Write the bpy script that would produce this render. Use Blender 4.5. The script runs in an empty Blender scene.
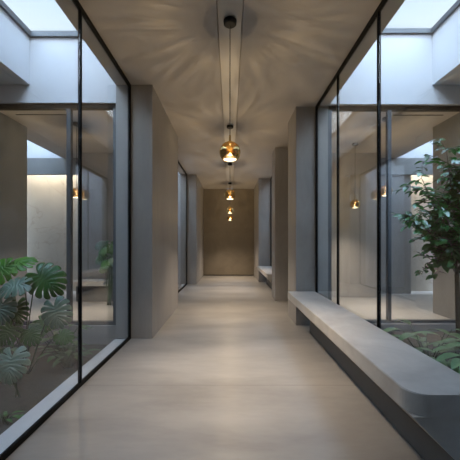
import bpy, bmesh, math, random
from mathutils import Vector, Matrix, noise

S = bpy.context.scene
COL = S.collection
F = 300.0            # focal length in pixels of the 460 px frame
EYE = 1.28
H = 3.40             # corridor ceiling
G = 1.34             # glass planes at x = +-G
SOF = 1.53           # edge of the roof over the courts

# ------------------------------------------------------------------ camera
cam = bpy.data.cameras.new('camera')
cam.sensor_width = 36.0
cam.lens = 36.0 * F / 460.0
cam.shift_y = 13.0 / 460.0
cam.clip_start = 0.02
co = bpy.data.objects.new('camera', cam)
COL.objects.link(co)
co.location = (0, 0, EYE)
co.rotation_euler = (math.radians(90), 0, 0)
S.camera = co

# ------------------------------------------------------------------ world, exposure
S.view_settings.view_transform = 'Standard'
S.view_settings.look = 'None'
S.view_settings.gamma = 1.0
S.view_settings.exposure = 0.25
S.view_settings.use_curve_mapping = False
SKY = 1.2
SKY_BRIGHT = 7.5
LAMP_W = 78.0
DOWN_W = 190.0
WASH_W = 32.0
w = bpy.data.worlds.new('world')
S.world = w
w.use_nodes = True
nt = w.node_tree
nt.nodes.clear()
tc = nt.nodes.new('ShaderNodeTexCoord')
sep = nt.nodes.new('ShaderNodeSeparateXYZ')
ramp = nt.nodes.new('ShaderNodeValToRGB')
bg = nt.nodes.new('ShaderNodeBackground')
ow = nt.nodes.new('ShaderNodeOutputWorld')
nt.links.new(tc.outputs['Generated'], sep.inputs[0])
nt.links.new(sep.outputs['Z'], ramp.inputs[0])
nt.links.new(ramp.outputs[0], bg.inputs[0])
nt.links.new(bg.outputs[0], ow.inputs[0])
e = ramp.color_ramp.elements
e[0].position = 0.0; e[0].color = (0.30, 0.33, 0.38, 1)
e[1].position = 1.0; e[1].color = (0.50, 0.70, 1.0, 1)
m1 = e.new(0.45); m1.color = (0.86, 0.93, 1.0, 1)
m2 = e.new(0.62); m2.color = (0.60, 0.79, 1.0, 1)
# the overcast is brightest overhead and behind the camera, where the sun sits in the cloud
dt = nt.nodes.new('ShaderNodeVectorMath'); dt.operation = 'DOT_PRODUCT'
nt.links.new(tc.outputs['Generated'], dt.inputs[0])
dt.inputs[1].default_value = (0.0, -0.75, 0.66)
br = nt.nodes.new('ShaderNodeMapRange'); br.interpolation_type = 'SMOOTHSTEP'
nt.links.new(dt.outputs['Value'], br.inputs[0])
br.inputs[1].default_value = 0.0; br.inputs[2].default_value = 0.75
br.inputs[3].default_value = SKY; br.inputs[4].default_value = SKY_BRIGHT
nt.links.new(br.outputs[0], bg.inputs[1])

S.cycles.max_bounces = 14
S.cycles.diffuse_bounces = 6
S.cycles.glossy_bounces = 6
S.cycles.transparent_max_bounces = 24
S.cycles.use_denoising = True
S.cycles.sample_clamp_indirect = 6.0
S.cycles.caustics_reflective = False
S.cycles.caustics_refractive = False


def portal(x0, x1, y0, y1, z):
    l = bpy.data.lights.new('skylight_portal', 'AREA')
    l.shape = 'RECTANGLE'
    l.size = x1 - x0
    l.size_y = y1 - y0
    l.cycles.is_portal = True
    o = bpy.data.objects.new('skylight_portal', l)
    COL.objects.link(o)
    o.location = ((x0 + x1) / 2, (y0 + y1) / 2, z)


WELLS = {   # name: x0, x1, y0, y1, top z
    'court_left': (-2.68, -SOF, -1.5, 4.02, 4.05),
    'court_right': (SOF, 3.10, -1.5, 4.60, 4.50),
    'room_left': (-5.40, -4.17, 5.5, 7.48, 4.10),
    'room_right': (4.17, 5.40, 5.5, 7.48, 4.10),
    'far_left': (-3.0, -SOF, 7.25, 9.3, 4.10),
    'far_right': (SOF, 3.0, 7.25, 9.8, 4.10),
}
for k, (x0, x1, y0, y1, z) in WELLS.items():
    portal(x0, x1, y0, y1, z + 0.12)
# ------------------------------------------------------------------ materials
def new_mat(name):
    m = bpy.data.materials.new(name)
    m.use_nodes = True
    n = m.node_tree
    n.nodes.clear()
    out = n.nodes.new('ShaderNodeOutputMaterial')
    return m, n, out


def plain(name, col, rough=0.5, metal=0.0, spec=0.5, coat=0.0):
    m, n, out = new_mat(name)
    b = n.nodes.new('ShaderNodeBsdfPrincipled')
    b.inputs['Base Color'].default_value = (*col, 1)
    b.inputs['Roughness'].default_value = rough
    b.inputs['Metallic'].default_value = metal
    b.inputs['Specular IOR Level'].default_value = spec
    b.inputs['Coat Weight'].default_value = coat
    n.links.new(b.outputs[0], out.inputs[0])
    return m


def cement(name, ca, cb, rough=0.6, scale=1.2, stretch=(1, 1, 1), bump=0.05, joints=None, rvar=0.1,
           veins=None, spec=0.5, fine=0.5, ramp=(0.36, 0.80), dist=0.6):
    """trowelled cement: broad clouds + fine grain, optional joints and veins"""
    m, n, out = new_mat(name)
    L = n.links.new
    b = n.nodes.new('ShaderNodeBsdfPrincipled')
    tcn = n.nodes.new('ShaderNodeTexCoord')
    mp = n.nodes.new('ShaderNodeMapping')
    mp.inputs['Scale'].default_value = stretch
    L(tcn.outputs['Object'], mp.inputs[0])
    n1 = n.nodes.new('ShaderNodeTexNoise')
    n1.inputs['Scale'].default_value = scale
    n1.inputs['Detail'].default_value = 7
    n1.inputs['Roughness'].default_value = 0.6
    n1.inputs['Distortion'].default_value = dist
    L(mp.outputs[0], n1.inputs['Vector'])
    n2 = n.nodes.new('ShaderNodeTexNoise')
    n2.inputs['Scale'].default_value = scale * 12
    n2.inputs['Detail'].default_value = 5
    L(mp.outputs[0], n2.inputs['Vector'])
    mx = n.nodes.new('ShaderNodeMath'); mx.operation = 'MULTIPLY_ADD'
    mx.inputs[1].default_value = 0.25 * fine
    L(n2.outputs['Fac'], mx.inputs[0])
    L(n1.outputs['Fac'], mx.inputs[2])
    r = n.nodes.new('ShaderNodeValToRGB')
    r.color_ramp.elements[0].position = ramp[0]
    r.color_ramp.elements[0].color = (*ca, 1)
    r.color_ramp.elements[1].position = ramp[1]
    r.color_ramp.elements[1].color = (*cb, 1)
    L(mx.outputs[0], r.inputs[0])
    colour = r.outputs[0]

    def darken(fac_socket, col, colour):
        mm = n.nodes.new('ShaderNodeMixRGB')
        L(fac_socket, mm.inputs[0])
        L(colour, mm.inputs[1])
        mm.inputs[2].default_value = (*col, 1)
        return mm.outputs[0]
    if joints:
        axis, positions, width, jc = joints
        sp = n.nodes.new('ShaderNodeSeparateXYZ')
        L(tcn.outputs['Object'], sp.inputs[0])
        for p in positions:
            a = n.nodes.new('ShaderNodeMath'); a.operation = 'SUBTRACT'
            L(sp.outputs[axis], a.inputs[0]); a.inputs[1].default_value = p
            c = n.nodes.new('ShaderNodeMath'); c.operation = 'ABSOLUTE'
            L(a.outputs[0], c.inputs[0])
            d = n.nodes.new('ShaderNodeMath'); d.operation = 'LESS_THAN'
            L(c.outputs[0], d.inputs[0]); d.inputs[1].default_value = width
            s2 = n.nodes.new('ShaderNodeMath'); s2.operation = 'MULTIPLY'
            L(d.outputs[0], s2.inputs[0]); s2.inputs[1].default_value = 0.6
            colour = darken(s2.outputs[0], jc, colour)
    if veins:
        wv = n.nodes.new('ShaderNodeTexNoise')
        wv.inputs['Scale'].default_value = 0.9
        wv.inputs['Detail'].default_value = 4
        wv.inputs['Distortion'].default_value = 1.4
        L(tcn.outputs['Object'], wv.inputs['Vector'])
        a = n.nodes.new('ShaderNodeMath'); a.operation = 'SUBTRACT'
        L(wv.outputs['Fac'], a.inputs[0]); a.inputs[1].default_value = 0.5
        c = n.nodes.new('ShaderNodeMath'); c.operation = 'ABSOLUTE'
        L(a.outputs[0], c.inputs[0])
        d = n.nodes.new('ShaderNodeMapRange')
        L(c.outputs[0], d.inputs[0])
        d.inputs[1].default_value = 0.0; d.inputs[2].default_value = 0.012
        d.inputs[3].default_value = 0.55; d.inputs[4].default_value = 0.0
        colour = darken(d.outputs[0], veins, colour)
    L(colour, b.inputs['Base Color'])
    rr = n.nodes.new('ShaderNodeMapRange')
    L(n1.outputs['Fac'], rr.inputs[0])
    rr.inputs[1].default_value = 0.3; rr.inputs[2].default_value = 0.7
    rr.inputs[3].default_value = rough - rvar; rr.inputs[4].default_value = rough + rvar
    L(rr.outputs[0], b.inputs['Roughness'])
    b.inputs['Specular IOR Level'].default_value = spec
    bp = n.nodes.new('ShaderNodeBump')
    bp.inputs['Strength'].default_value = bump
    bp.inputs['Distance'].default_value = 0.02
    L(mx.outputs[0], bp.inputs['Height'])
    L(bp.outputs[0], b.inputs['Normal'])
    L(b.outputs[0], out.inputs[0])
    return m


def glass(name, tint=(0.972, 0.982, 0.985), base=0.04):
    """clear architectural glass: straight transmission plus a Schlick mirror term"""
    m, n, out = new_mat(name)
    L = n.links.new
    geo = n.nodes.new('ShaderNodeNewGeometry')
    dot = n.nodes.new('ShaderNodeVectorMath'); dot.operation = 'DOT_PRODUCT'
    L(geo.outputs['Incoming'], dot.inputs[0]); L(geo.outputs['Normal'], dot.inputs[1])
    ab = n.nodes.new('ShaderNodeMath'); ab.operation = 'ABSOLUTE'
    L(dot.outputs['Value'], ab.inputs[0])
    om = n.nodes.new('ShaderNodeMath'); om.operation = 'SUBTRACT'
    om.inputs[0].default_value = 1.0; L(ab.outputs[0], om.inputs[1])
    pw = n.nodes.new('ShaderNodeMath'); pw.operation = 'POWER'
    L(om.outputs[0], pw.inputs[0]); pw.inputs[1].default_value = 5.0
    ma = n.nodes.new('ShaderNodeMath'); ma.operation = 'MULTIPLY_ADD'
    L(pw.outputs[0], ma.inputs[0]); ma.inputs[1].default_value = 1 - base; ma.inputs[2].default_value = base
    tr = n.nodes.new('ShaderNodeBsdfTransparent'); tr.inputs[0].default_value = (*tint, 1)
    gl = n.nodes.new('ShaderNodeBsdfGlossy'); gl.inputs['Roughness'].default_value = 0.0
    gl.inputs[0].default_value = (1, 1, 1, 1)
    mx = n.nodes.new('ShaderNodeMixShader')
    L(ma.outputs[0], mx.inputs[0]); L(tr.outputs[0], mx.inputs[1]); L(gl.outputs[0], mx.inputs[2])
    L(mx.outputs[0], out.inputs[0])
    return m


M = {}
M['floor'] = cement('polished_concrete_floor', (0.24, 0.232, 0.22), (0.43, 0.412, 0.385), rough=0.31, scale=0.9,
                    stretch=(0.7, 2.4, 1), bump=0.03, rvar=0.03, spec=0.8, ramp=(0.35, 0.85), dist=0.3,
                    joints=(1, [-0.1, 2.70, 5.5, 8.3, 11.1], 0.004, (0.16, 0.15, 0.14)))
M['ceiling'] = cement('ceiling_plaster', (0.42, 0.395, 0.375), (0.50, 0.47, 0.45), rough=0.8, scale=0.8, bump=0.02)
M['band'] = plain('satin_grey_track_panel', (0.52, 0.50, 0.48), 0.42)
M['pillar'] = cement('grey_microcement', (0.28, 0.268, 0.255), (0.385, 0.37, 0.35), rough=0.62, scale=1.6,
                     stretch=(1.3, 1.3, 0.45), bump=0.04)
M['endwall'] = cement('brown_microcement', (0.22, 0.185, 0.140), (0.31, 0.265, 0.20), rough=0.7, scale=1.5, bump=0.04)
M['white'] = cement('white_plaster', (0.58, 0.60, 0.63), (0.64, 0.66, 0.69), rough=0.75, scale=0.8, bump=0.01)
M['bluegrey'] = cement('blue_grey_cement', (0.20, 0.215, 0.235), (0.27, 0.285, 0.305), rough=0.7, scale=1.2, stretch=(1, 1, 0.5), bump=0.03)
M['darkwall'] = cement('dark_concrete', (0.17, 0.17, 0.17), (0.25, 0.25, 0.245), rough=0.7, scale=1.2,
                       stretch=(1, 1, 0.5), bump=0.04)
M['marble'] = cement('beige_marble', (0.44, 0.40, 0.34), (0.54, 0.50, 0.43), rough=0.35, scale=0.7, bump=0.0,
                     veins=(0.30, 0.26, 0.21), joints=(2, [1.28], 0.004, (0.25, 0.22, 0.18)))
M['bench'] = cement('bench_concrete', (0.44, 0.42, 0.395), (0.62, 0.60, 0.565), rough=0.45, scale=2.2,
                    stretch=(1, 1, 1), bump=0.05, ramp=(0.38, 0.75))
M['plinth'] = cement('dark_plinth', (0.10, 0.10, 0.10), (0.15, 0.15, 0.145), rough=0.6, scale=2.0, bump=0.03)  # shade under the bench seat is put into this dark colour
M['sill'] = cement('pale_stone_sill', (0.52, 0.51, 0.50), (0.62, 0.61, 0.60), rough=0.55, scale=3, bump=0.04)
M['soil'] = cement('dark_soil', (0.025, 0.021, 0.016), (0.075, 0.062, 0.048), rough=0.95, scale=9, bump=0.8, fine=2)
M['black'] = plain('black_aluminium', (0.007, 0.008, 0.009), 0.55, 0.0, 0.12)
M['greysteel'] = plain('grey_aluminium', (0.09, 0.105, 0.12), 0.45, 0.3)
M['slot'] = plain('slot_black', (0.03, 0.03, 0.03), 0.8)
M['matt'] = plain('matt_black_metal', (0.010, 0.010, 0.010), 0.45, 0.2)
M['brass'] = plain('brass', (0.62, 0.42, 0.15), 0.25, 1.0)
M['bronze'] = plain('dull_bronze', (0.06, 0.042, 0.02), 0.6, 0.0)
M['glass'] = glass('clear_glass')
M['skyglass'] = glass('skylight_glass', tint=(0.97, 0.98, 0.99))


def gold_glass():
    m, n, out = new_mat('gold_mirrored_glass')
    L = n.links.new
    tr = n.nodes.new('ShaderNodeBsdfTransparent'); tr.inputs[0].default_value = (0.86, 0.68, 0.42, 1)
    gl = n.nodes.new('ShaderNodeBsdfGlossy'); gl.inputs['Roughness'].default_value = 0.04
    gl.inputs[0].default_value = (0.90, 0.66, 0.28, 1)
    lw = n.nodes.new('ShaderNodeLayerWeight'); lw.inputs[0].default_value = 0.45
    mr = n.nodes.new('ShaderNodeMapRange')
    L(lw.outputs['Facing'], mr.inputs[0])
    mr.inputs[3].default_value = 0.72; mr.inputs[4].default_value = 0.97
    mx = n.nodes.new('ShaderNodeMixShader')
    L(mr.outputs[0], mx.inputs[0]); L(tr.outputs[0], mx.inputs[1]); L(gl.outputs[0], mx.inputs[2])
    L(mx.outputs[0], out.inputs[0])
    return m


M['gold'] = gold_glass()


def emit(name, col, s):
    m, n, out = new_mat(name)
    b = n.nodes.new('ShaderNodeEmission')
    b.inputs[0].default_value = (*col, 1); b.inputs[1].default_value = s
    n.links.new(b.outputs[0], out.inputs[0])
    return m


M['bulb'] = emit('warm_lamp_disc', (1.0, 0.84, 0.55), 3.0)


def leafmat(name, ca, cb, rough=0.3, coat=0.3, vein=None):
    m, n, out = new_mat(name)
    L = n.links.new
    b = n.nodes.new('ShaderNodeBsdfPrincipled')
    tcn = n.nodes.new('ShaderNodeTexCoord')
    n1 = n.nodes.new('ShaderNodeTexNoise'); n1.inputs['Scale'].default_value = 7.0
    L(tcn.outputs['Object'], n1.inputs['Vector'])
    r = n.nodes.new('ShaderNodeValToRGB')
    r.color_ramp.elements[0].position = 0.3; r.color_ramp.elements[0].color = (*ca, 1)
    r.color_ramp.elements[1].position = 0.7; r.color_ramp.elements[1].color = (*cb, 1)
    L(n1.outputs['Fac'], r.inputs[0])
    L(r.outputs[0], b.inputs['Base Color'])
    b.inputs['Roughness'].default_value = rough
    b.inputs['Coat Weight'].default_value = coat
    b.inputs['Coat Roughness'].default_value = 0.25
    tl = n.nodes.new('ShaderNodeBsdfTranslucent')
    tl.inputs[0].default_value = (cb[0] * 1.6, cb[1] * 1.6, cb[2], 1)
    mx = n.nodes.new('ShaderNodeMixShader'); mx.inputs[0].default_value = 0.15
    L(b.outputs[0], mx.inputs[1]); L(tl.outputs[0], mx.inputs[2])
    L(mx.outputs[0], out.inputs[0])
    return m


M['leaf'] = leafmat('monstera_green', (0.018, 0.080, 0.012), (0.042, 0.16, 0.020), 0.38, 0.12)
M['leaf_grey'] = leafmat('monstera_bluegreen', (0.085, 0.17, 0.12), (0.15, 0.26, 0.19), 0.32, 0.4)  # paler blue-green: sheen and light on the blades put into the colour
M['leaf_light'] = leafmat('monstera_fresh_green', (0.05, 0.18, 0.018), (0.10, 0.30, 0.03), 0.38, 0.12)
M['treeleaf'] = leafmat('glossy_tree_green', (0.020, 0.095, 0.024), (0.050, 0.185, 0.045), 0.25, 1.0)
M['shrub'] = leafmat('shrub_green', (0.035, 0.085, 0.03), (0.075, 0.16, 0.055), 0.35, 0.3)
M['lily'] = leafmat('broad_leaf_green', (0.09, 0.19, 0.08), (0.20, 0.34, 0.15), 0.3, 0.4)
M['stalk'] = plain('plant_stalk', (0.035, 0.07, 0.025), 0.55)
M['bark'] = plain('tree_bark', (0.085, 0.065, 0.05), 0.8)


# ------------------------------------------------------------------ mesh helpers
def link(name, bm, mat, parent=None, smooth=False, loc=None):
    me = bpy.data.meshes.new(name)
    bm.to_mesh(me)
    bm.free()
    me.materials.append(mat)
    if smooth:
        for p in me.polygons:
            p.use_smooth = True
    o = bpy.data.objects.new(name, me)
    COL.objects.link(o)
    if parent is not None:
        o.parent = parent
    if loc is not None:
        o.location = loc
    return o


def add_box(bm, x0, x1, y0, y1, z0, z1):
    v = [bm.verts.new((x, y, z)) for x in (x0, x1) for y in (y0, y1) for z in (z0, z1)]
    for f in ((0, 1, 3, 2), (4, 6, 7, 5), (0, 4, 5, 1), (2, 3, 7, 6), (0, 2, 6, 4), (1, 5, 7, 3)):
        bm.faces.new([v[i] for i in f])


def boxes(*bs):
    bm = bmesh.new()
    for b in bs:
        add_box(bm, *b)
    return bm


def add_tube(bm, pts, radii, n=8, caps=True):
    pts = [Vector(p) for p in pts]
    rings = []
    up = Vector((0.13, 0.37, 0.92)).normalized()
    for i, p in enumerate(pts):
        a = pts[max(i - 1, 0)]; b = pts[min(i + 1, len(pts) - 1)]
        t = (b - a).normalized()
        u = t.cross(up)
        if u.length < 1e-3:
            u = t.cross(Vector((1, 0, 0)))
        u.normalize(); v = t.cross(u)
        r = radii[i] if hasattr(radii, '__len__') else radii
        rings.append([bm.verts.new(p + (u * math.cos(k * 2 * math.pi / n) + v * math.sin(k * 2 * math.pi / n)) * r)
                      for k in range(n)])
    for a, b in zip(rings, rings[1:]):
        for k in range(n):
            bm.faces.new((a[k], a[(k + 1) % n], b[(k + 1) % n], b[k]))
    if caps:
        bm.faces.new(rings[0][::-1]); bm.faces.new(rings[-1])


def add_lathe(bm, prof, n=40, cx=0, cy=0, cap0=True, cap1=True):
    rings = []
    for r, z in prof:
        rings.append([bm.verts.new((cx + r * math.cos(2 * math.pi * k / n), cy + r * math.sin(2 * math.pi * k / n), z))
                      for k in range(n)])
    for a, b in zip(rings, rings[1:]):
        for k in range(n):
            bm.faces.new((a[k], a[(k + 1) % n], b[(k + 1) % n], b[k]))
    if cap0: bm.faces.new(rings[0][::-1])
    if cap1: bm.faces.new(rings[-1])


def fixn(bm):
    bmesh.ops.recalc_face_normals(bm, faces=bm.faces[:])
    return bm


def struct(name, bm, mat, parent=None, bevel=0.0):
    if bevel:
        bmesh.ops.bevel(bm, geom=bm.edges[:], offset=bevel, segments=2, affect='EDGES', profile=0.5)
    o = link(name, fixn(bm), mat, parent)
    if parent is None:
        o['kind'] = 'structure'
    return o


def empty(name, loc, structure=False):
    o = bpy.data.objects.new(name, None)
    COL.objects.link(o)
    o.location = loc
    o.empty_display_size = 0.1
    if structure:
        o['kind'] = 'structure'
    return o


def tag(o, label, cat, group=None):
    o['label'] = label
    o['category'] = cat
    if group:
        o['group'] = group
    return o


def at(px, py, y):
    return Vector(((px - 230) * y / F, y, EYE - (py - 243) * y / F))


# ------------------------------------------------------------------ room shell
BACK = -3.0
ENDY = 11.8
FT = -0.3            # underside of floors
RT = 4.75            # top of the roof mass

struct('floor', boxes((-1.36, 1.36, BACK, ENDY + 0.3, FT, 0.0)), M['floor'])
# corridor ceiling with its shallow recessed band
struct('ceiling', boxes((-SOF, -0.122, BACK, ENDY + 0.3, H, RT), (0.122, SOF, BACK, ENDY + 0.3, H, RT),
                        (-0.122, 0.122, BACK, ENDY + 0.3, H + 0.06, RT)), M['ceiling'])
struct('trim_3', boxes((-0.112, 0.112, BACK, ENDY, H + 0.025, H + 0.06)), M['band'])
struct('wall_end', boxes((-1.3, 1.3, ENDY, ENDY + 0.3, 0.03, H)), M['endwall'])
struct('baseboard_end', boxes((-1.3, 1.3, ENDY + 0.02, ENDY + 0.3, 0.0, 0.03)), M['slot'])  # recessed base strip, coloured black for the shade in its gap

# concrete piers between the glazing
struct('wall_left_pier', boxes((-SOF, -1.04, 4.02, 6.0, 0.0, H)), M['pillar'], bevel=0.004)
struct('wall_left_pier_far', boxes((-SOF, -1.04, 9.3, ENDY, 0.0, H)), M['pillar'], bevel=0.004)
struct('wall_right_pier', boxes((1.025, SOF, 4.66, 5.30, 0.0, H)), M['pillar'], bevel=0.004)
struct('wall_right_pier_middle', boxes((1.0, SOF, 6.65, 7.15, 0.0, H)), M['pillar'], bevel=0.004)
struct('wall_right_pier_far', boxes((0.94, SOF, 9.85, ENDY, 0.0, H)), M['pillar'], bevel=0.004)
# recess wall between the two right piers
struct('wall_right_recess', boxes((1.30, SOF, 5.30, 6.65, 0.0, H)), M['pillar'])

struct('wall_back', boxes((-SOF, SOF, BACK - 0.2, BACK, 0.0, H)), M['pillar'])
# walls beside the camera's own end of the corridor
struct('wall_left_back', boxes((-SOF, -1.30, BACK, -1.5, 0.0, H)), M['pillar'])
struct('wall_right_back', boxes((1.025, SOF, BACK, 0.95, 0.0, H)), M['pillar'])  # unseen; carried forward to keep side light off the bench end

# outer side walls of the courts, same plane as the wing walls seen behind the cross glazing
struct('wall_left_outer', boxes((-5.7, -3.72, -1.8, 5.5, FT, H)), M['bluegrey'])
struct('wall_right_outer', boxes((3.72, 5.7, -1.8, 5.5, FT, 3.70)), M['darkwall'])
struct('wall_left_court_back', boxes((-3.72, -SOF, -1.8, -1.5, FT, RT)), M['white'])
struct('wall_right_court_back', boxes((SOF, 3.72, -1.8, -1.5, FT, RT)), M['white'])

# court roofs (white plaster light wells)
struct('ceiling_left_court', boxes((-5.7, -2.68, -1.8, 4.02, H, RT - 0.65)), M['white'])
struct('ceiling_right_court', boxes((3.10, 5.7, -1.8, 4.60, 3.70, RT - 0.2)), M['white'])
# white lintel walls over the cross glazing
struct('wall_left_lintel', boxes((-5.7, -SOF, 4.02, 4.22, 3.16, 4.10)), M['white'])
struct('wall_right_lintel', boxes((SOF, 5.7, 4.60, 4.80, 3.41, 4.55)), M['white'])
# low upstand under the left cross glazing
struct('wall_left_upstand', boxes((-3.72, -SOF, 4.02, 4.20, FT, 0.17)), M['pillar'])
struct('wall_right_upstand', boxes((SOF, 3.72, 4.62, 4.76, FT, 0.03)), M['pillar'])

def added_wall_wash(s, nm):
    """linear lamp tucked behind the lintel, grazing the marble"""
    t = empty('linear_wall_light', (s * 4.5, 7.62, 3.34))  # added lamp with no visible source, only to light the marble
    link('housing', fixn(boxes((-1.0, 1.0, -0.045, 0.025, 0.0, 0.04))), M['slot'], t)
    link('lens', fixn(boxes((-0.99, 0.99, -0.03, 0.015, -0.006, 0.0))), M['bulb'], t)
    l = bpy.data.lights.new('wall_light', 'AREA')
    l.shape = 'RECTANGLE'; l.size = 1.96; l.size_y = 0.04
    l.energy = WASH_W; l.color = (1.0, 0.88, 0.74)
    o = bpy.data.objects.new('wall_light', l)
    COL.objects.link(o); o.parent = t
    o.location = (0, 0, -0.01)
    o.rotation_euler = (math.radians(22), 0, 0)
    tag(t, 'slim linear lamp hidden behind the lintel over the %s marble wall' % nm, 'wall light')


# side rooms behind the cross glazing
for s, nm, yy in ((-1, 'left', 4.22), (1, 'right', 4.80)):
    def bx(x0, x1, y0, y1, z0, z1):
        return (min(s * x0, s * x1), max(s * x0, s * x1), y0, y1, z0, z1)
    struct('floor_%s_room' % nm, boxes(bx(SOF, 5.4, yy - 0.1, 7.48, FT, 0.0)), M['floor'])
    struct('ceiling_%s_room' % nm, boxes(bx(SOF, 4.17, yy, 7.25, H, H + 0.5),
                                         bx(4.17, 5.7, yy, 5.5, H, H + 0.5),
                                         bx(3.0, 4.17, 7.25, 7.48, H, H + 0.5)), M['ceiling'])
    struct('wall_%s_marble' % nm, boxes(bx(3.3, 5.7, 7.98, 8.1, 0, H)), M['marble'])
    struct('floor_%s_marble_edge' % nm, boxes(bx(3.3, 5.7, 7.48, 8.1, FT, 0.0)), M['sill'])
    struct('ceiling_%s_cove' % nm, boxes(bx(3.3, 5.7, 7.56, 8.1, H, H + 0.1)), M['ceiling'])
    added_wall_wash(s, nm)
    struct('wall_%s_marble_lintel' % nm, boxes(bx(3.45, 5.7, 7.48, 7.56, 2.99, H)), M['darkwall'])
    struct('wall_%s_well' % nm, boxes(bx(3.0, 5.7, 7.48, 7.7, H, 4.15)), M['white'])
    struct('wall_%s_well_side' % nm, boxes(bx(5.4, 5.7, 5.5, 7.7, 0, 4.15)), M['white'])
    struct('wall_%s_room_back' % nm, boxes(bx(SOF, 3.5, 7.05, 7.25, 0, H)), M['pillar'])
    struct('wall_%s_well_front' % nm, boxes(bx(4.17, 5.7, 5.3, 5.5, H, 4.15)), M['white'])
    # far small court
    fy = 9.3 if s < 0 else 9.85
    struct('wall_%s_far_court' % nm, boxes(bx(3.0, 3.2, 7.25, fy + 0.2, FT, 4.15)), M['white'])
    struct('wall_%s_far_court_end' % nm, boxes(bx(SOF, 3.0, fy, fy + 0.2, FT, 4.15)), M['white'])
    struct('floor_%s_far_court' % nm, boxes(bx(1.36, 3.0, 7.25, fy, FT, -0.08)), M['soil'])
struct('wall_right_room_panel', boxes((3.3, 4.57, 7.57, 7.60, 0, 3.10)), M['pillar'])
# wall closing the left pier to the room
struct('wall_left_return', boxes((-SOF, -1.30, 6.0, 7.25, H - 0.25, H)), M['pillar'])

# planting beds and stone sills along the glass
struct('floor_left_bed', boxes((-3.72, -1.54, -1.5, 4.02, FT, -0.08)), M['soil'])
struct('floor_right_bed', boxes((1.54, 3.72, -1.5, 4.62, FT, -0.08)), M['soil'])
struct('trim_1', boxes((-1.54, -1.36, -1.5, 4.02, FT, -0.005)), M['sill'], bevel=0.004)
struct('trim_2', boxes((1.36, 1.54, 0.95, 4.66, FT, -0.005)), M['sill'], bevel=0.004)

# ------------------------------------------------------------------ windows
win_n = [0]


def window(label=None):
    win_n[0] += 1
    return empty('window_%d' % win_n[0], (0, 0, 0), True)


def side_glazing(s, y0, y1, mulls, zb=0.0):
    """full-height glazing in the plane x = s*G: black rails, slim mullions, one pane per bay"""
    wd = window()
    x0, x1 = s * G - 0.014, s * G + 0.014
    struct('head_rail', boxes((x0, x1, y0, y1, H - 0.045, H)), M['black'], wd)
    struct('sill_rail', boxes((x0, x1, y0, y1, 0.0, 0.035)), M['black'], wd)
    ys = [y0] + mulls + [y1]
    for i, y in enumerate(ys):
        a = 0.020 if 0 < i < len(ys) - 1 else 0.045
        c = y if 0 < i < len(ys) - 1 else (y + a / 2 if i == 0 else y - a / 2)
        struct('mullion', boxes((x0, x1, c - a / 2, c + a / 2, 0.035, H - 0.045)), M['black'], wd)
    for a, b in zip(ys, ys[1:]):
        struct('pane', boxes((s * G - 0.005, s * G + 0.005, a + 0.012, b - 0.012, 0.035, H - 0.045)), M['glass'], wd)
    return wd


side_glazing(-1, -1.5, 4.02, [1.32, 2.68])
side_glazing(1, 0.95, 4.66, [1.68, 2.70, 3.72])
side_glazing(-1, 6.0, 9.3, [7.65])
side_glazing(1, 7.15, 9.85, [8.5])


def cross_glazing(x0, x1, y, z0, z1, mulls, fr=0.065):
    wd = window()
    struct('head_rail', boxes((x0, x1, y, y + 0.06, z1 - fr, z1)), M['black'], wd)
    struct('sill_rail', boxes((x0, x1, y, y + 0.06, z0, z0 + 0.05)), M['greysteel'], wd)
    xs = [x0 + 0.02] + mulls + [x1 - 0.02]
    for x in xs:
        struct('mullion', boxes((x - 0.028, x + 0.028, y, y + 0.06, z0 + 0.05, z1 - fr)), M['greysteel'], wd)
    for a, b in zip(xs, xs[1:]):
        struct('pane', boxes((a, b, y + 0.025, y + 0.035, z0 + 0.05, z1 - fr)), M['glass'], wd)
    return wd


cross_glazing(-3.72, -SOF, 4.05, 0.17, 3.16, [-2.18])
cross_glazing(SOF, 3.72, 4.66, 0.03, 3.41, [2.48])
# skylights over every well
for k, (x0, x1, y0, y1, z) in WELLS.items():
    wd = window()
    f = 0.036
    struct('frame', boxes((x0, x0 + f, y0, y1, z - 0.02, z + 0.05), (x1 - f, x1, y0, y1, z - 0.02, z + 0.05),
                          (x0 + f, x1 - f, y0, y0 + f, z - 0.02, z + 0.05),
                          (x0 + f, x1 - f, y1 - f, y1, z - 0.02, z + 0.05)), M['greysteel'], wd)
    struct('pane', boxes((x0 + f, x1 - f, y0 + f, y1 - f, z + 0.02, z + 0.03)), M['skyglass'], wd)

# ------------------------------------------------------------------ pendant lamps
BALL_R = 0.101
BALL_Z = 2.155


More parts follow.
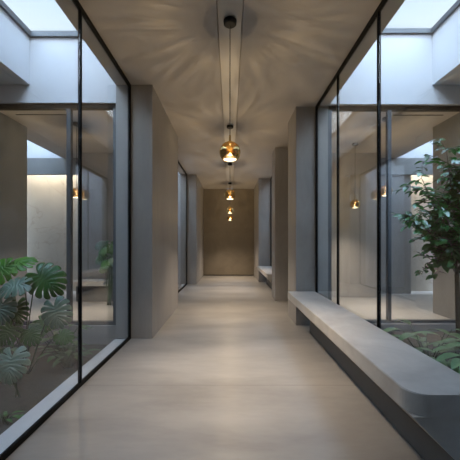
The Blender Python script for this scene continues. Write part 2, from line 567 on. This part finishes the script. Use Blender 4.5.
def lamp_light():
    l = bpy.data.lights.new('lamp_light', 'POINT')
    l.energy = LAMP_W
    l.color = (1.0, 0.93, 0.86)
    l.shadow_soft_size = 0.0
    l.use_nodes = True
    n = l.node_tree
    n.nodes.clear()
    L = n.links.new
    out = n.nodes.new('ShaderNodeOutputLight')
    em = n.nodes.new('ShaderNodeEmission')
    L(em.outputs[0], out.inputs[0])
    # made-up light distribution: streaky gold-glass pattern thrown upward, soft cone downward
    geo = n.nodes.new('ShaderNodeTexCoord')
    sp = n.nodes.new('ShaderNodeSeparateXYZ')
    L(geo.outputs['Normal'], sp.inputs[0])
    at2 = n.nodes.new('ShaderNodeMath'); at2.operation = 'ARCTAN2'
    L(sp.outputs['Y'], at2.inputs[0]); L(sp.outputs['X'], at2.inputs[1])
    cb = n.nodes.new('ShaderNodeCombineXYZ')
    m1 = n.nodes.new('ShaderNodeMath'); m1.operation = 'MULTIPLY'; m1.inputs[1].default_value = 6.5
    L(at2.outputs[0], m1.inputs[0]); L(m1.outputs[0], cb.inputs[0])
    m2 = n.nodes.new('ShaderNodeMath'); m2.operation = 'MULTIPLY'; m2.inputs[1].default_value = 3.5
    L(sp.outputs['Z'], m2.inputs[0]); L(m2.outputs[0], cb.inputs[1])
    ns = n.nodes.new('ShaderNodeTexNoise'); ns.inputs['Scale'].default_value = 1.5
    ns.inputs['Detail'].default_value = 5; ns.inputs['Distortion'].default_value = 0.35
    L(cb.outputs[0], ns.inputs['Vector'])
    st = n.nodes.new('ShaderNodeMapRange')
    L(ns.outputs['Fac'], st.inputs[0])
    st.inputs[1].default_value = 0.38; st.inputs[2].default_value = 0.66
    st.inputs[3].default_value = 0.62; st.inputs[4].default_value = 1.42
    # elevation profile; the dip near the zenith stands in for the cap's soft shadow
    rp = n.nodes.new('ShaderNodeValToRGB')
    mz = n.nodes.new('ShaderNodeMath'); mz.operation = 'MULTIPLY_ADD'
    mz.inputs[1].default_value = 0.5; mz.inputs[2].default_value = 0.5
    L(sp.outputs['Z'], mz.inputs[0]); L(mz.outputs[0], rp.inputs[0])
    e = rp.color_ramp.elements
    def v(x): return (x, x, x, 1)
    e[0].position = 0.0; e[0].color = v(0.10)
    e[1].position = 1.0; e[1].color = v(0.22)
    for p, c in ((0.12, 0.30), (0.28, 0.28), (0.50, 0.26), (0.66, 0.40), (0.78, 0.72), (0.86, 0.98), (0.94, 1.0), (0.965, 0.55), (0.985, 0.28)):
        q = e.new(p); q.color = v(c)
    # streaks only upward
    up = n.nodes.new('ShaderNodeMapRange')
    L(sp.outputs['Z'], up.inputs[0])
    up.inputs[1].default_value = 0.0; up.inputs[2].default_value = 0.3
    mixf = n.nodes.new('ShaderNodeMixRGB')
    L(up.outputs[0], mixf.inputs[0]); mixf.inputs[1].default_value = (1, 1, 1, 1)
    L(st.outputs[0], mixf.inputs[2])
    fin = n.nodes.new('ShaderNodeMath'); fin.operation = 'MULTIPLY'
    L(mixf.outputs[0], fin.inputs[0]); L(rp.outputs[0], fin.inputs[1])
    L(fin.outputs[0], em.inputs['Strength'])
    return l


def make_pendant():
    t = empty('pendant_lamp', (0, 0, BALL_Z))
    top = H + 0.025 - BALL_Z
    bm = bmesh.new()
    add_lathe(bm, [(0.048, top - 0.047), (0.060, top - 0.038), (0.063, top - 0.006), (0.058, top)], 40)
    link('canopy', fixn(bm), M['matt'], t)
    bm = bmesh.new()
    add_tube(bm, [(0, 0, 0.16), (0, 0, top - 0.045)], 0.0042, 8)
    link('cord', fixn(bm), M['matt'], t, True)
    bm = bmesh.new()
    add_lathe(bm, [(0.007, 0.165), (0.009, 0.16), (0.009, 0.112), (0.013, 0.107), (0.018, 0.1015), (0.018, 0.099)], 24)
    link('cap', fixn(bm), M['brass'], t, True)
    # glass globe cut open at the bottom
    prof = []
    for i in range(29):
        a = math.radians(5 + (136 - 5) * i / 28)
        prof.append((BALL_R * math.sin(a), BALL_R * math.cos(a)))
    bm = bmesh.new()
    add_lathe(bm, prof, 48, cap0=False, cap1=False)
    link('globe', fixn(bm), M['gold'], t, True)
    zc = BALL_R * math.cos(math.radians(136)); rc = BALL_R * math.sin(math.radians(136))
    bm = bmesh.new()
    add_lathe(bm, [(rc - 0.004, zc), (rc + 0.001, zc - 0.001), (rc + 0.001, zc + 0.005), (rc - 0.004, zc + 0.005), (rc - 0.004, zc)], 48, cap0=False, cap1=False)
    link('rim', fixn(bm), M['brass'], t, True)
    # brass housing with a lit diffuser at the mouth of the globe
    bm = bmesh.new()
    add_lathe(bm, [(0.0085, 0.092), (0.0085, 0.076), (0.006, 0.070)], 24)
    link('socket', fixn(bm), M['bronze'], t, True)
    bm = bmesh.new()
    add_lathe(bm, [(0.014, -0.026), (0.040, -0.040), (0.061, -0.058), (0.063, -0.062), (0.059, -0.0585), (0.038, -0.043), (0.014, -0.029)], 32, cap0=True, cap1=True)
    link('reflector', fixn(bm), M['bronze'], t, True)
    bm = bmesh.new()
    add_lathe(bm, [(0.058, -0.061), (0.061, -0.064), (0.061, -0.070), (0.056, -0.074)], 32)
    link('diffuser', fixn(bm), M['bulb'], t, True)
    lo = bpy.data.objects.new('lamp_light', lamp_light())
    COL.objects.link(lo)
    lo.parent = t
    lo.location = (0, 0, 0.015)
    sl = bpy.data.lights.new('down_light', 'SPOT')
    sl.energy = DOWN_W
    sl.color = (1.0, 0.80, 0.60)
    sl.spot_size = math.radians(104)
    sl.spot_blend = 1.0
    sl.shadow_soft_size = 0.05
    so = bpy.data.objects.new('down_light', sl)
    COL.objects.link(so)
    so.parent = t
    so.location = (0, 0, -0.085)
    return t


pend = make_pendant()
pl = ['gold glass globe pendant nearest the camera, the largest of the row',
      'second gold glass globe pendant from the camera, hung on a black cord',
      'third gold glass globe pendant from the camera, small and partly aligned behind',
      'farthest and smallest gold glass globe pendant, close to the brown end wall']
for i in range(4):
    if i == 0:
        o = pend
    else:
        o = pend.copy(); COL.objects.link(o)
        for ch in list(pend.children):
            c = ch.copy(); COL.objects.link(c); c.parent = o
    o.location = (0, 2.89 + 2.6 * i, BALL_Z)
    tag(o, pl[i], 'pendant lamp', 'gold globe pendants along the corridor')


for (x, y, z, lb) in ((2.66, 6.38, 2.10, 'gold globe pendant hanging deeper in the right side room, farther from the tree'),
                      (2.64, 5.08, 2.155, 'gold globe pendant hanging in the right side room, the one nearer the tree'),
                      (-2.71, 5.30, 2.155, 'gold globe pendant hanging in the left side room beside the black mullion')):
    o = pend.copy(); COL.objects.link(o)
    for ch in list(pend.children):
        c = ch.copy(); COL.objects.link(c); c.parent = o
        if ch.name.startswith('canopy'):
            c.location = (0, 0, BALL_Z - z - 0.025)
        if ch.name.startswith('cord'):
            c.scale = (1, 1, (H - z) / (H + 0.03 - BALL_Z))
            c.location = (0, 0, 0.16 * (1 - (H - z) / (H + 0.03 - BALL_Z)))
    o.location = (x, y, z)
    tag(o, lb, 'pendant lamp')


# ------------------------------------------------------------------ benches
def make_bench(name, label, y0, y1, xf=0.893, xb=1.315, seg=8):
    """cement seat slab on a tapering body over a dark recessed plinth; near front corner is rounded"""
    t = empty(name, (xb, y0, 0))
    r = 0.10
    def outline(x_front, rr):
        pts = [(xb, y0)]
        for k in range(seg + 1):
            a = math.radians(90 * k / seg)
            pts.append((x_front + rr - rr * math.sin(a), y0 + rr - rr * math.cos(a)))
        pts += [(x_front, y1 - 0.01), (x_front + 0.01, y1), (xb, y1)]
        return pts
    levels = [(xf + 0.006, r, 0.530), (xf, r, 0.524), (xf, r, 0.424), (xf + 0.006, r, 0.418)]
    bm = bmesh.new()
    rings = []
    for x, rr, z in levels:
        rings.append([bm.verts.new((px - xb, py - y0, z)) for px, py in outline(x, rr)])
    for a, b in zip(rings, rings[1:]):
        for k in range(len(a)):
            bm.faces.new((a[k], a[(k + 1) % len(a)], b[(k + 1) % len(a)], b[k]))
    bm.faces.new(rings[0]); bm.faces.new(rings[-1][::-1])
    link('seat_slab', fixn(bm), M['bench'], t)
    bm = bmesh.new()
    ya, yb = y0 + 0.004, y1
    sec = [(xf + 0.012, 0.4175), (1.14, 0.18), (xb - 0.01, 0.18), (xb - 0.01, 0.4175)]
    r0 = [bm.verts.new((x - xb, ya - y0, z)) for x, z in sec]
    r1 = [bm.verts.new((x - xb, yb - 0.30 - y0, z)) for x, z in sec]
    for k in range(4):
        bm.faces.new((r0[k], r0[(k + 1) % 4], r1[(k + 1) % 4], r1[k]))
    bm.faces.new(r0); bm.faces.new(r1[::-1])
    link('underbody', fixn(bm), M['bench'], t)
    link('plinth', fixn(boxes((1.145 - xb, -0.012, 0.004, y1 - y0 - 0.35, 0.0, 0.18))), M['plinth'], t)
    tag(t, label, 'bench')
    return t


make_bench('bench', 'long pale concrete bench with rounded corner along the right glass wall, nearest the camera', 1.48, 4.655)
make_bench('bench', 'shorter concrete bench far down the corridor between the two far right pillars', 7.20, 9.80)

# bench in the left side room
t = empty('bench', (-3.0, 6.6, 0))
link('seat_slab', fixn(boxes((-0.42, 0.72, -0.2, 0.25, 0.36, 0.46))), M['bench'], t)
link('plinth', fixn(boxes((-0.36, 0.66, -0.05, 0.25, 0.0, 0.36))), M['plinth'], t)
tag(t, 'low concrete bench behind the left cross glazing in the side room', 'bench')

# ceiling slots
for s, y in ((-1, 4.95), (1, 4.97)):
    o = link('slot_vent', fixn(boxes((-0.41, 0.41, -0.012, 0.012, -0.006, 0.0))), M['slot'])
    o.location = (s * 3.12, y, H)
    tag(o, 'dark linear vent slot in the ceiling of the %s side room' % ('left' if s < 0 else 'right'), 'vent')


# ------------------------------------------------------------------ plants
def frame_from(normal, tip):
    nz = Vector(normal).normalized()
    ty = Vector(tip)
    ty = (ty - nz * ty.dot(nz)).normalized()
    tx = ty.cross(nz)
    return Matrix((tx, ty, nz)).transposed()


def monstera_leaf(size, seed, lobes=7, droop=0.22):
    """split leaf blade in local XY, stalk joins at the origin, tip to +Y; each half is a fan of lobes"""
    rnd = random.Random(seed)
    bm = bmesh.new()

    def pt(side, s, v):
        th = math.radians(158 - 150 * s ** 0.85)
        m = 0.62 * s
        R = (0.42 + 0.20 * math.sin(math.pi * min(1, s * 1.15)) - 0.10 * s)
        bend = 0.16 * v * v
        x = side * R * v * math.sin(th - bend)
        y = m + R * v * math.cos(th - bend)
        if s > 0.999:
            x = 0
        z = 0.10 * v * (1 - v) * 0.8 - droop * (v * v) * 0.5 - droop * max(0, y) ** 2
        z += 0.012 * math.sin(s * lobes * 2 * math.pi)
        return Vector((x, y, z)) * size
    NT, NV = 6, 9
    for side in (-1, 1):
        for k in range(lobes):
            s0, s1 = k / lobes, (k + 1) / lobes
            v0 = rnd.uniform(0.36, 0.52) if k > 0 else 0.36
            wide = rnd.uniform(0.13, 0.22)
            ln = rnd.uniform(0.95, 1.03)
            rows = []
            for j in range(NV + 1):
                v = j / NV
                g = 0 if v < v0 else wide * min(1.0, ((v - v0) / (1 - v0)) * 2.4) ** 0.7
                row = []
                for i in range(NT + 1):
                    tt = i / NT * 2 - 1
                    lo = 1 - (g if not (k == 0 and tt < 0) else 0.0)
                    hi = 1 - (g if not (k == lobes - 1 and tt > 0) else 0.0)
                    q = tt * (hi if tt > 0 else lo)
                    s = (s0 + s1) / 2 + q * (s1 - s0) / 2
                    vv = v * ln * (1 - 0.10 * abs(tt) ** 3 * (v ** 3))
                    row.append(bm.verts.new(pt(side, s, vv)))
                rows.append(row)
            for a, b in zip(rows, rows[1:]):
                for i in range(NT):
                    f = (a[i], a[i + 1], b[i + 1], b[i])
                    bm.faces.new(f if side > 0 else f[::-1])
    bmesh.ops.remove_doubles(bm, verts=bm.verts[:], dist=size * 0.002)
    return bm


def monstera(name, base, leaves, label, seed=0):
    """leaves: (px, py, depth, size, tip dir, normal, material) with px,py the point where blade meets stalk"""
    t = empty(name, base)
    base = Vector(base)
    rnd = random.Random(seed)
    sb = bmesh.new()
    for i, (P, size, tip, nrm, mat) in enumerate(leaves):
        P = Vector(P)
        R = frame_from(nrm, tip)
        bm = monstera_leaf(size, seed * 31 + i)
        bmesh.ops.transform(bm, matrix=Matrix.Translation(P - base) @ R.to_4x4(), verts=bm.verts[:])
        lf = link('leaf', bm, M[mat], t, True)
        sm = lf.modifiers.new('thickness', 'SOLIDIFY'); sm.thickness = 0.0012
        q = base + Vector((rnd.uniform(-0.05, 0.05), rnd.uniform(-0.05, 0.05), 0.0))
        back = -(R @ Vector((0, 1, 0))) * 0.10
        mid = (q + P) / 2 + Vector((0, 0, 0.12 * (P - q).length)) + Vector((rnd.uniform(-.03, .03), 0.03, 0))
        pts = []
        c = P + back + Vector((0, 0, -0.02))
        for k in range(9):
            u = k / 8
            p = (1 - u) ** 3 * q + 3 * (1 - u) ** 2 * u * (q * 0.4 + mid * 0.6) + 3 * (1 - u) * u * u * (mid * 0.4 + c * 0.6) + u ** 3 * P
            pts.append(p - base)
        add_tube(sb, pts, [0.008 - 0.004 * k / 8 for k in range(9)], 6)
    link('stalks', fixn(sb), M['stalk'], t, True)
    tag(t, label, 'plant')
    return t


D = 3.05
Lf = [
    # large split leaf facing the corridor
    (at(38, 274, 3.0), 0.33, (0.75, 0, -0.62), (0.10, -0.85, 0.45), 'leaf'),
    # bright leaf top left
    (at(9, 266, 3.25), 0.29, (0.55, 0.2, 0.12), (-0.2, -0.55, 0.75), 'leaf_light'),
    (at(7, 266, 3.2), 0.27, (-0.5, -0.2, -0.55), (0.1, -0.8, 0.5), 'leaf_light'),
    # grey-blue one, its sky sheen put into the leaf colour
    (at(22, 284, 2.85), 0.24, (-0.75, -0.2, -0.20), (0.1, -0.62, 0.75), 'leaf_grey'),
    # hanging one on the right
    (at(54, 306, 2.85), 0.25, (0.35, -0.1, -0.9), (0.15, -0.95, 0.25), 'leaf_grey'),
    # dark hanging leaves
    (at(17, 305, 2.95), 0.21, (0.15, 0, -0.95), (-0.1, -0.95, 0.2), 'leaf'),
    (at(3, 303, 2.8), 0.22, (-0.1, -0.1, -0.95), (0.25, -0.9, 0.3), 'leaf_grey'),
    (at(28, 330, 3.0), 0.20, (0.6, 0, -0.7), (0.0, -0.7, 0.6), 'leaf'),
    (at(40, 320, 3.15), 0.19, (0.6, 0.1, -0.5), (0.1, -0.6, 0.7), 'leaf'),
    (at(12, 326, 2.95), 0.21, (-0.3, -0.1, -0.8), (0.1, -0.8, 0.5), 'leaf'),
    (at(60, 334, 3.2), 0.17, (0.7, 0.0, -0.5), (0.1, -0.6, 0.7), 'leaf'),
    (at(-12, 290, 3.0), 0.26, (-0.7, 0, -0.5), (0.1, -0.8, 0.5), 'leaf'),
]
monstera('monstera_plant', (-2.13, 3.12, -0.08), Lf,
         'large split-leaf monstera in the left planting bed behind glass', 3)
# low leaf nearer the camera, its lit paleness put into the colour
Lp = [(at(12, 356, 2.45), 0.24, (0.05, -0.1, -0.9), (0.1, -0.85, 0.45), 'leaf_grey'),
      (at(-14, 352, 2.5), 0.22, (-0.5, -0.1, -0.7), (0.1, -0.85, 0.45), 'leaf')]
monstera('monstera_plant', (-1.90, 2.62, -0.08), Lp,
         'low monstera with one pale drooping leaf at the bottom of the left glass', 5)
# plant in the left side room, standing on its bench end
Lr = []
rn = random.Random(8)
for k in range(20):
    a = rn.uniform(0, 6.28)
    rr = rn.uniform(0.04, 0.24)
    Lr.append((Vector((-2.50 + rr * math.cos(a), 6.25 + 0.1 * math.sin(a), rn.uniform(0.75, 1.32))), 0.20,
               (math.cos(a), -0.2, -0.4), (0.1 * math.cos(a), -0.8, 0.5), 'leaf' if k % 2 else 'leaf_grey'))
monstera('monstera_plant', (-2.50, 6.22, 0.0), Lr,
         'tall monstera in front of the bench in the left side room', 9)


def add_blade(bm, P, R, ln, wd, fold=0.25, droop=0.25, n=5):
    """simple pointed oval leaf with a folded midrib"""
    L, C, Rr = [], [], []
    for i in range(n + 1):
        u = i / n
        wv = wd * math.sin(math.pi * min(0.999, max(0.001, u ** 0.85))) ** 0.8
        y = ln * u
        z = -droop * ln * u * u
        C.append(bm.verts.new(P + R @ Vector((0, y, z))))
        L.append(bm.verts.new(P + R @ Vector((-wv / 2, y, z + fold * wv / 2))))
        Rr.append(bm.verts.new(P + R @ Vector((wv / 2, y, z + fold * wv / 2))))
    for i in range(n):
        bm.faces.new((L[i], C[i], C[i + 1], L[i + 1]))
        bm.faces.new((C[i], Rr[i], Rr[i + 1], C[i + 1]))


def leafy_tree():
    rnd = random.Random(21)
    base = Vector((2.42, 3.2, -0.08))
    t = empty('indoor_tree', base)
    wood = bmesh.new()
    fol = bmesh.new()
    fork = Vector((2.40, 3.18, 1.02))
    tr = [base, Vector((2.44, 3.2, 0.3)), Vector((2.42, 3.19, 0.7)), fork]
    add_tube(wood, [p - base for p in tr], [0.030, 0.026, 0.023, 0.020], 10)
    ends = []
    C = Vector((2.50, 3.2, 1.58))
    tips = [(1.86, 3.05, 1.55), (1.98, 3.1, 1.95), (2.25, 3.0, 2.12), (2.5, 3.25, 2.28), (2.85, 3.2, 2.15), (3.05, 3.1, 1.8),
            (2.1, 2.85, 1.30), (2.7, 2.9, 1.6), (2.9, 3.3, 1.35), (2.2, 3.5, 1.6), (2.38, 2.85, 1.75), (2.12, 3.15, 1.10),
            (2.55, 2.95, 1.18), (2.20, 3.05, 2.22), (2.36, 2.9, 2.0), (2.02, 3.0, 1.72), (2.08, 2.9, 1.55), (2.3, 2.85, 1.4), (2.22, 3.0, 1.15),
            (2.42, 2.9, 1.9), (2.5, 2.8, 1.45)]
    leaves = 0
    for tp in tips:
        T = Vector(tp)
        m = fork.lerp(T, 0.5) + Vector((rnd.uniform(-.05, .05), rnd.uniform(-.05, .05), 0.10))
        st = fork + Vector((0, 0, rnd.uniform(-0.08, 0.18)))
        path = [((1 - u) ** 2) * st + 2 * u * (1 - u) * m + u * u * T for u in [k / 8 for k in range(9)]]
        add_tube(wood, [p - base for p in path], [0.012 - 0.009 * k / 8 for k in range(9)], 6)
        for q in range(13):
            u = 0.34 + 0.66 * q / 12
            P0 = path[min(8, int(round(u * 8)))]
            d = Vector((rnd.gauss(0, 1), rnd.gauss(0, 0.8), rnd.gauss(0.25, 0.8))).normalized()
            ln = rnd.uniform(0.12, 0.24)
            P1 = P0 + d * ln
            add_tube(wood, [P0 - base, P0.lerp(P1, 0.5) + Vector((0, 0, 0.01)) - base, P1 - base], [0.004, 0.003, 0.002], 5)
            for k in range(9):
                a = P0.lerp(P1, (k + 1) / 9)
                dd = (d + Vector((rnd.gauss(0, .8), rnd.gauss(0, .8), rnd.gauss(-0.15, .5)))).normalized()
                nn = Vector((rnd.gauss(0, .35), rnd.gauss(-0.35, .35), 1))
                R = frame_from(nn, dd)
                add_blade(fol, a - base, R, rnd.uniform(0.075, 0.110), rnd.uniform(0.044, 0.060), 0.3, 0.3, 4)
                leaves += 1
    link('trunk', fixn(wood), M['bark'], t, True)
    link('foliage', fol, M['treeleaf'], t, True)
    tag(t, 'small glossy-leaved tree in the right planting bed behind the glass', 'tree')


leafy_tree()


def clump(name, base, n, ln, wd, mat, label, seed, stalk=0.2, spread=1.0, cat='plant', group=None, per=1):
    """clump of broad arching leaves, each on a short stalk"""
    rnd = random.Random(seed)
    base = Vector(base)
    t = empty(name, base)
    fol = bmesh.new(); st = bmesh.new()
    for i in range(n):
        a = i * 2.399 + rnd.uniform(-.3, .3)
        el = rnd.uniform(0.25, 1.25)
        d = Vector((math.cos(a) * math.cos(el), math.sin(a) * math.cos(el), math.sin(el)))
        h = stalk * rnd.uniform(0.6, 1.3)
        q = Vector((rnd.uniform(-.04, .04), rnd.uniform(-.04, .04), 0))
        P = q + d * h * spread + Vector((0, 0, h * 0.3))
        add_tube(st, [q, q.lerp(P, 0.5) + Vector((0, 0, 0.02)), P], [0.005, 0.004, 0.003], 5)
        dd = Vector((math.cos(a), math.sin(a), rnd.uniform(-0.1, 0.6)))
        R = frame_from(Vector((-math.cos(a) * 0.3, -math.sin(a) * 0.3, 1)), dd)
        add_blade(fol, P, R, ln * rnd.uniform(0.75, 1.15), wd * rnd.uniform(0.8, 1.15), 0.25, 0.45, 7)
    link('foliage', fol, M[mat], t, True)
    link('stalks', fixn(st), M['stalk'], t, True)
    tag(t, label, cat, group)
    return t


# right bed, under the tree
clump('broad_leaf_plant', (2.12, 3.20, -0.08), 34, 0.26, 0.085, 'lily', 'broad-leaved plant at the tree foot, left of the trunk, just above the bench', 4, 0.33)
clump('broad_leaf_plant', (2.27, 2.72, -0.08), 34, 0.27, 0.080, 'lily', 'broad-leaved plant at the right picture edge above the bench', 5, 0.36)
clump('broad_leaf_plant', (1.80, 2.25, -0.08), 24, 0.20, 0.070, 'shrub', 'dark low plant right against the bench back, nearest the camera on the right', 6, 0.22)
# left bed, low planting
clump('low_shrub', (-2.05, 3.60, -0.08), 28, 0.15, 0.075, 'shrub', 'low dark shrub below the big monstera leaf in the left bed', 11, 0.26)
clump('low_shrub', (-1.78, 3.3, -0.08), 26, 0.15, 0.06, 'shrub', 'low dark shrub beside the pale sill in the left bed', 12, 0.18)
clump('low_shrub', (-2.62, 3.45, -0.08), 26, 0.15, 0.075, 'shrub', 'low dark shrub at the left picture edge behind the monstera', 13, 0.28)
clump('seedling', (-1.70, 2.28, -0.08), 9, 0.07, 0.03, 'leaf', 'tiny green seedling on the soil at the lower left', 14, 0.05)
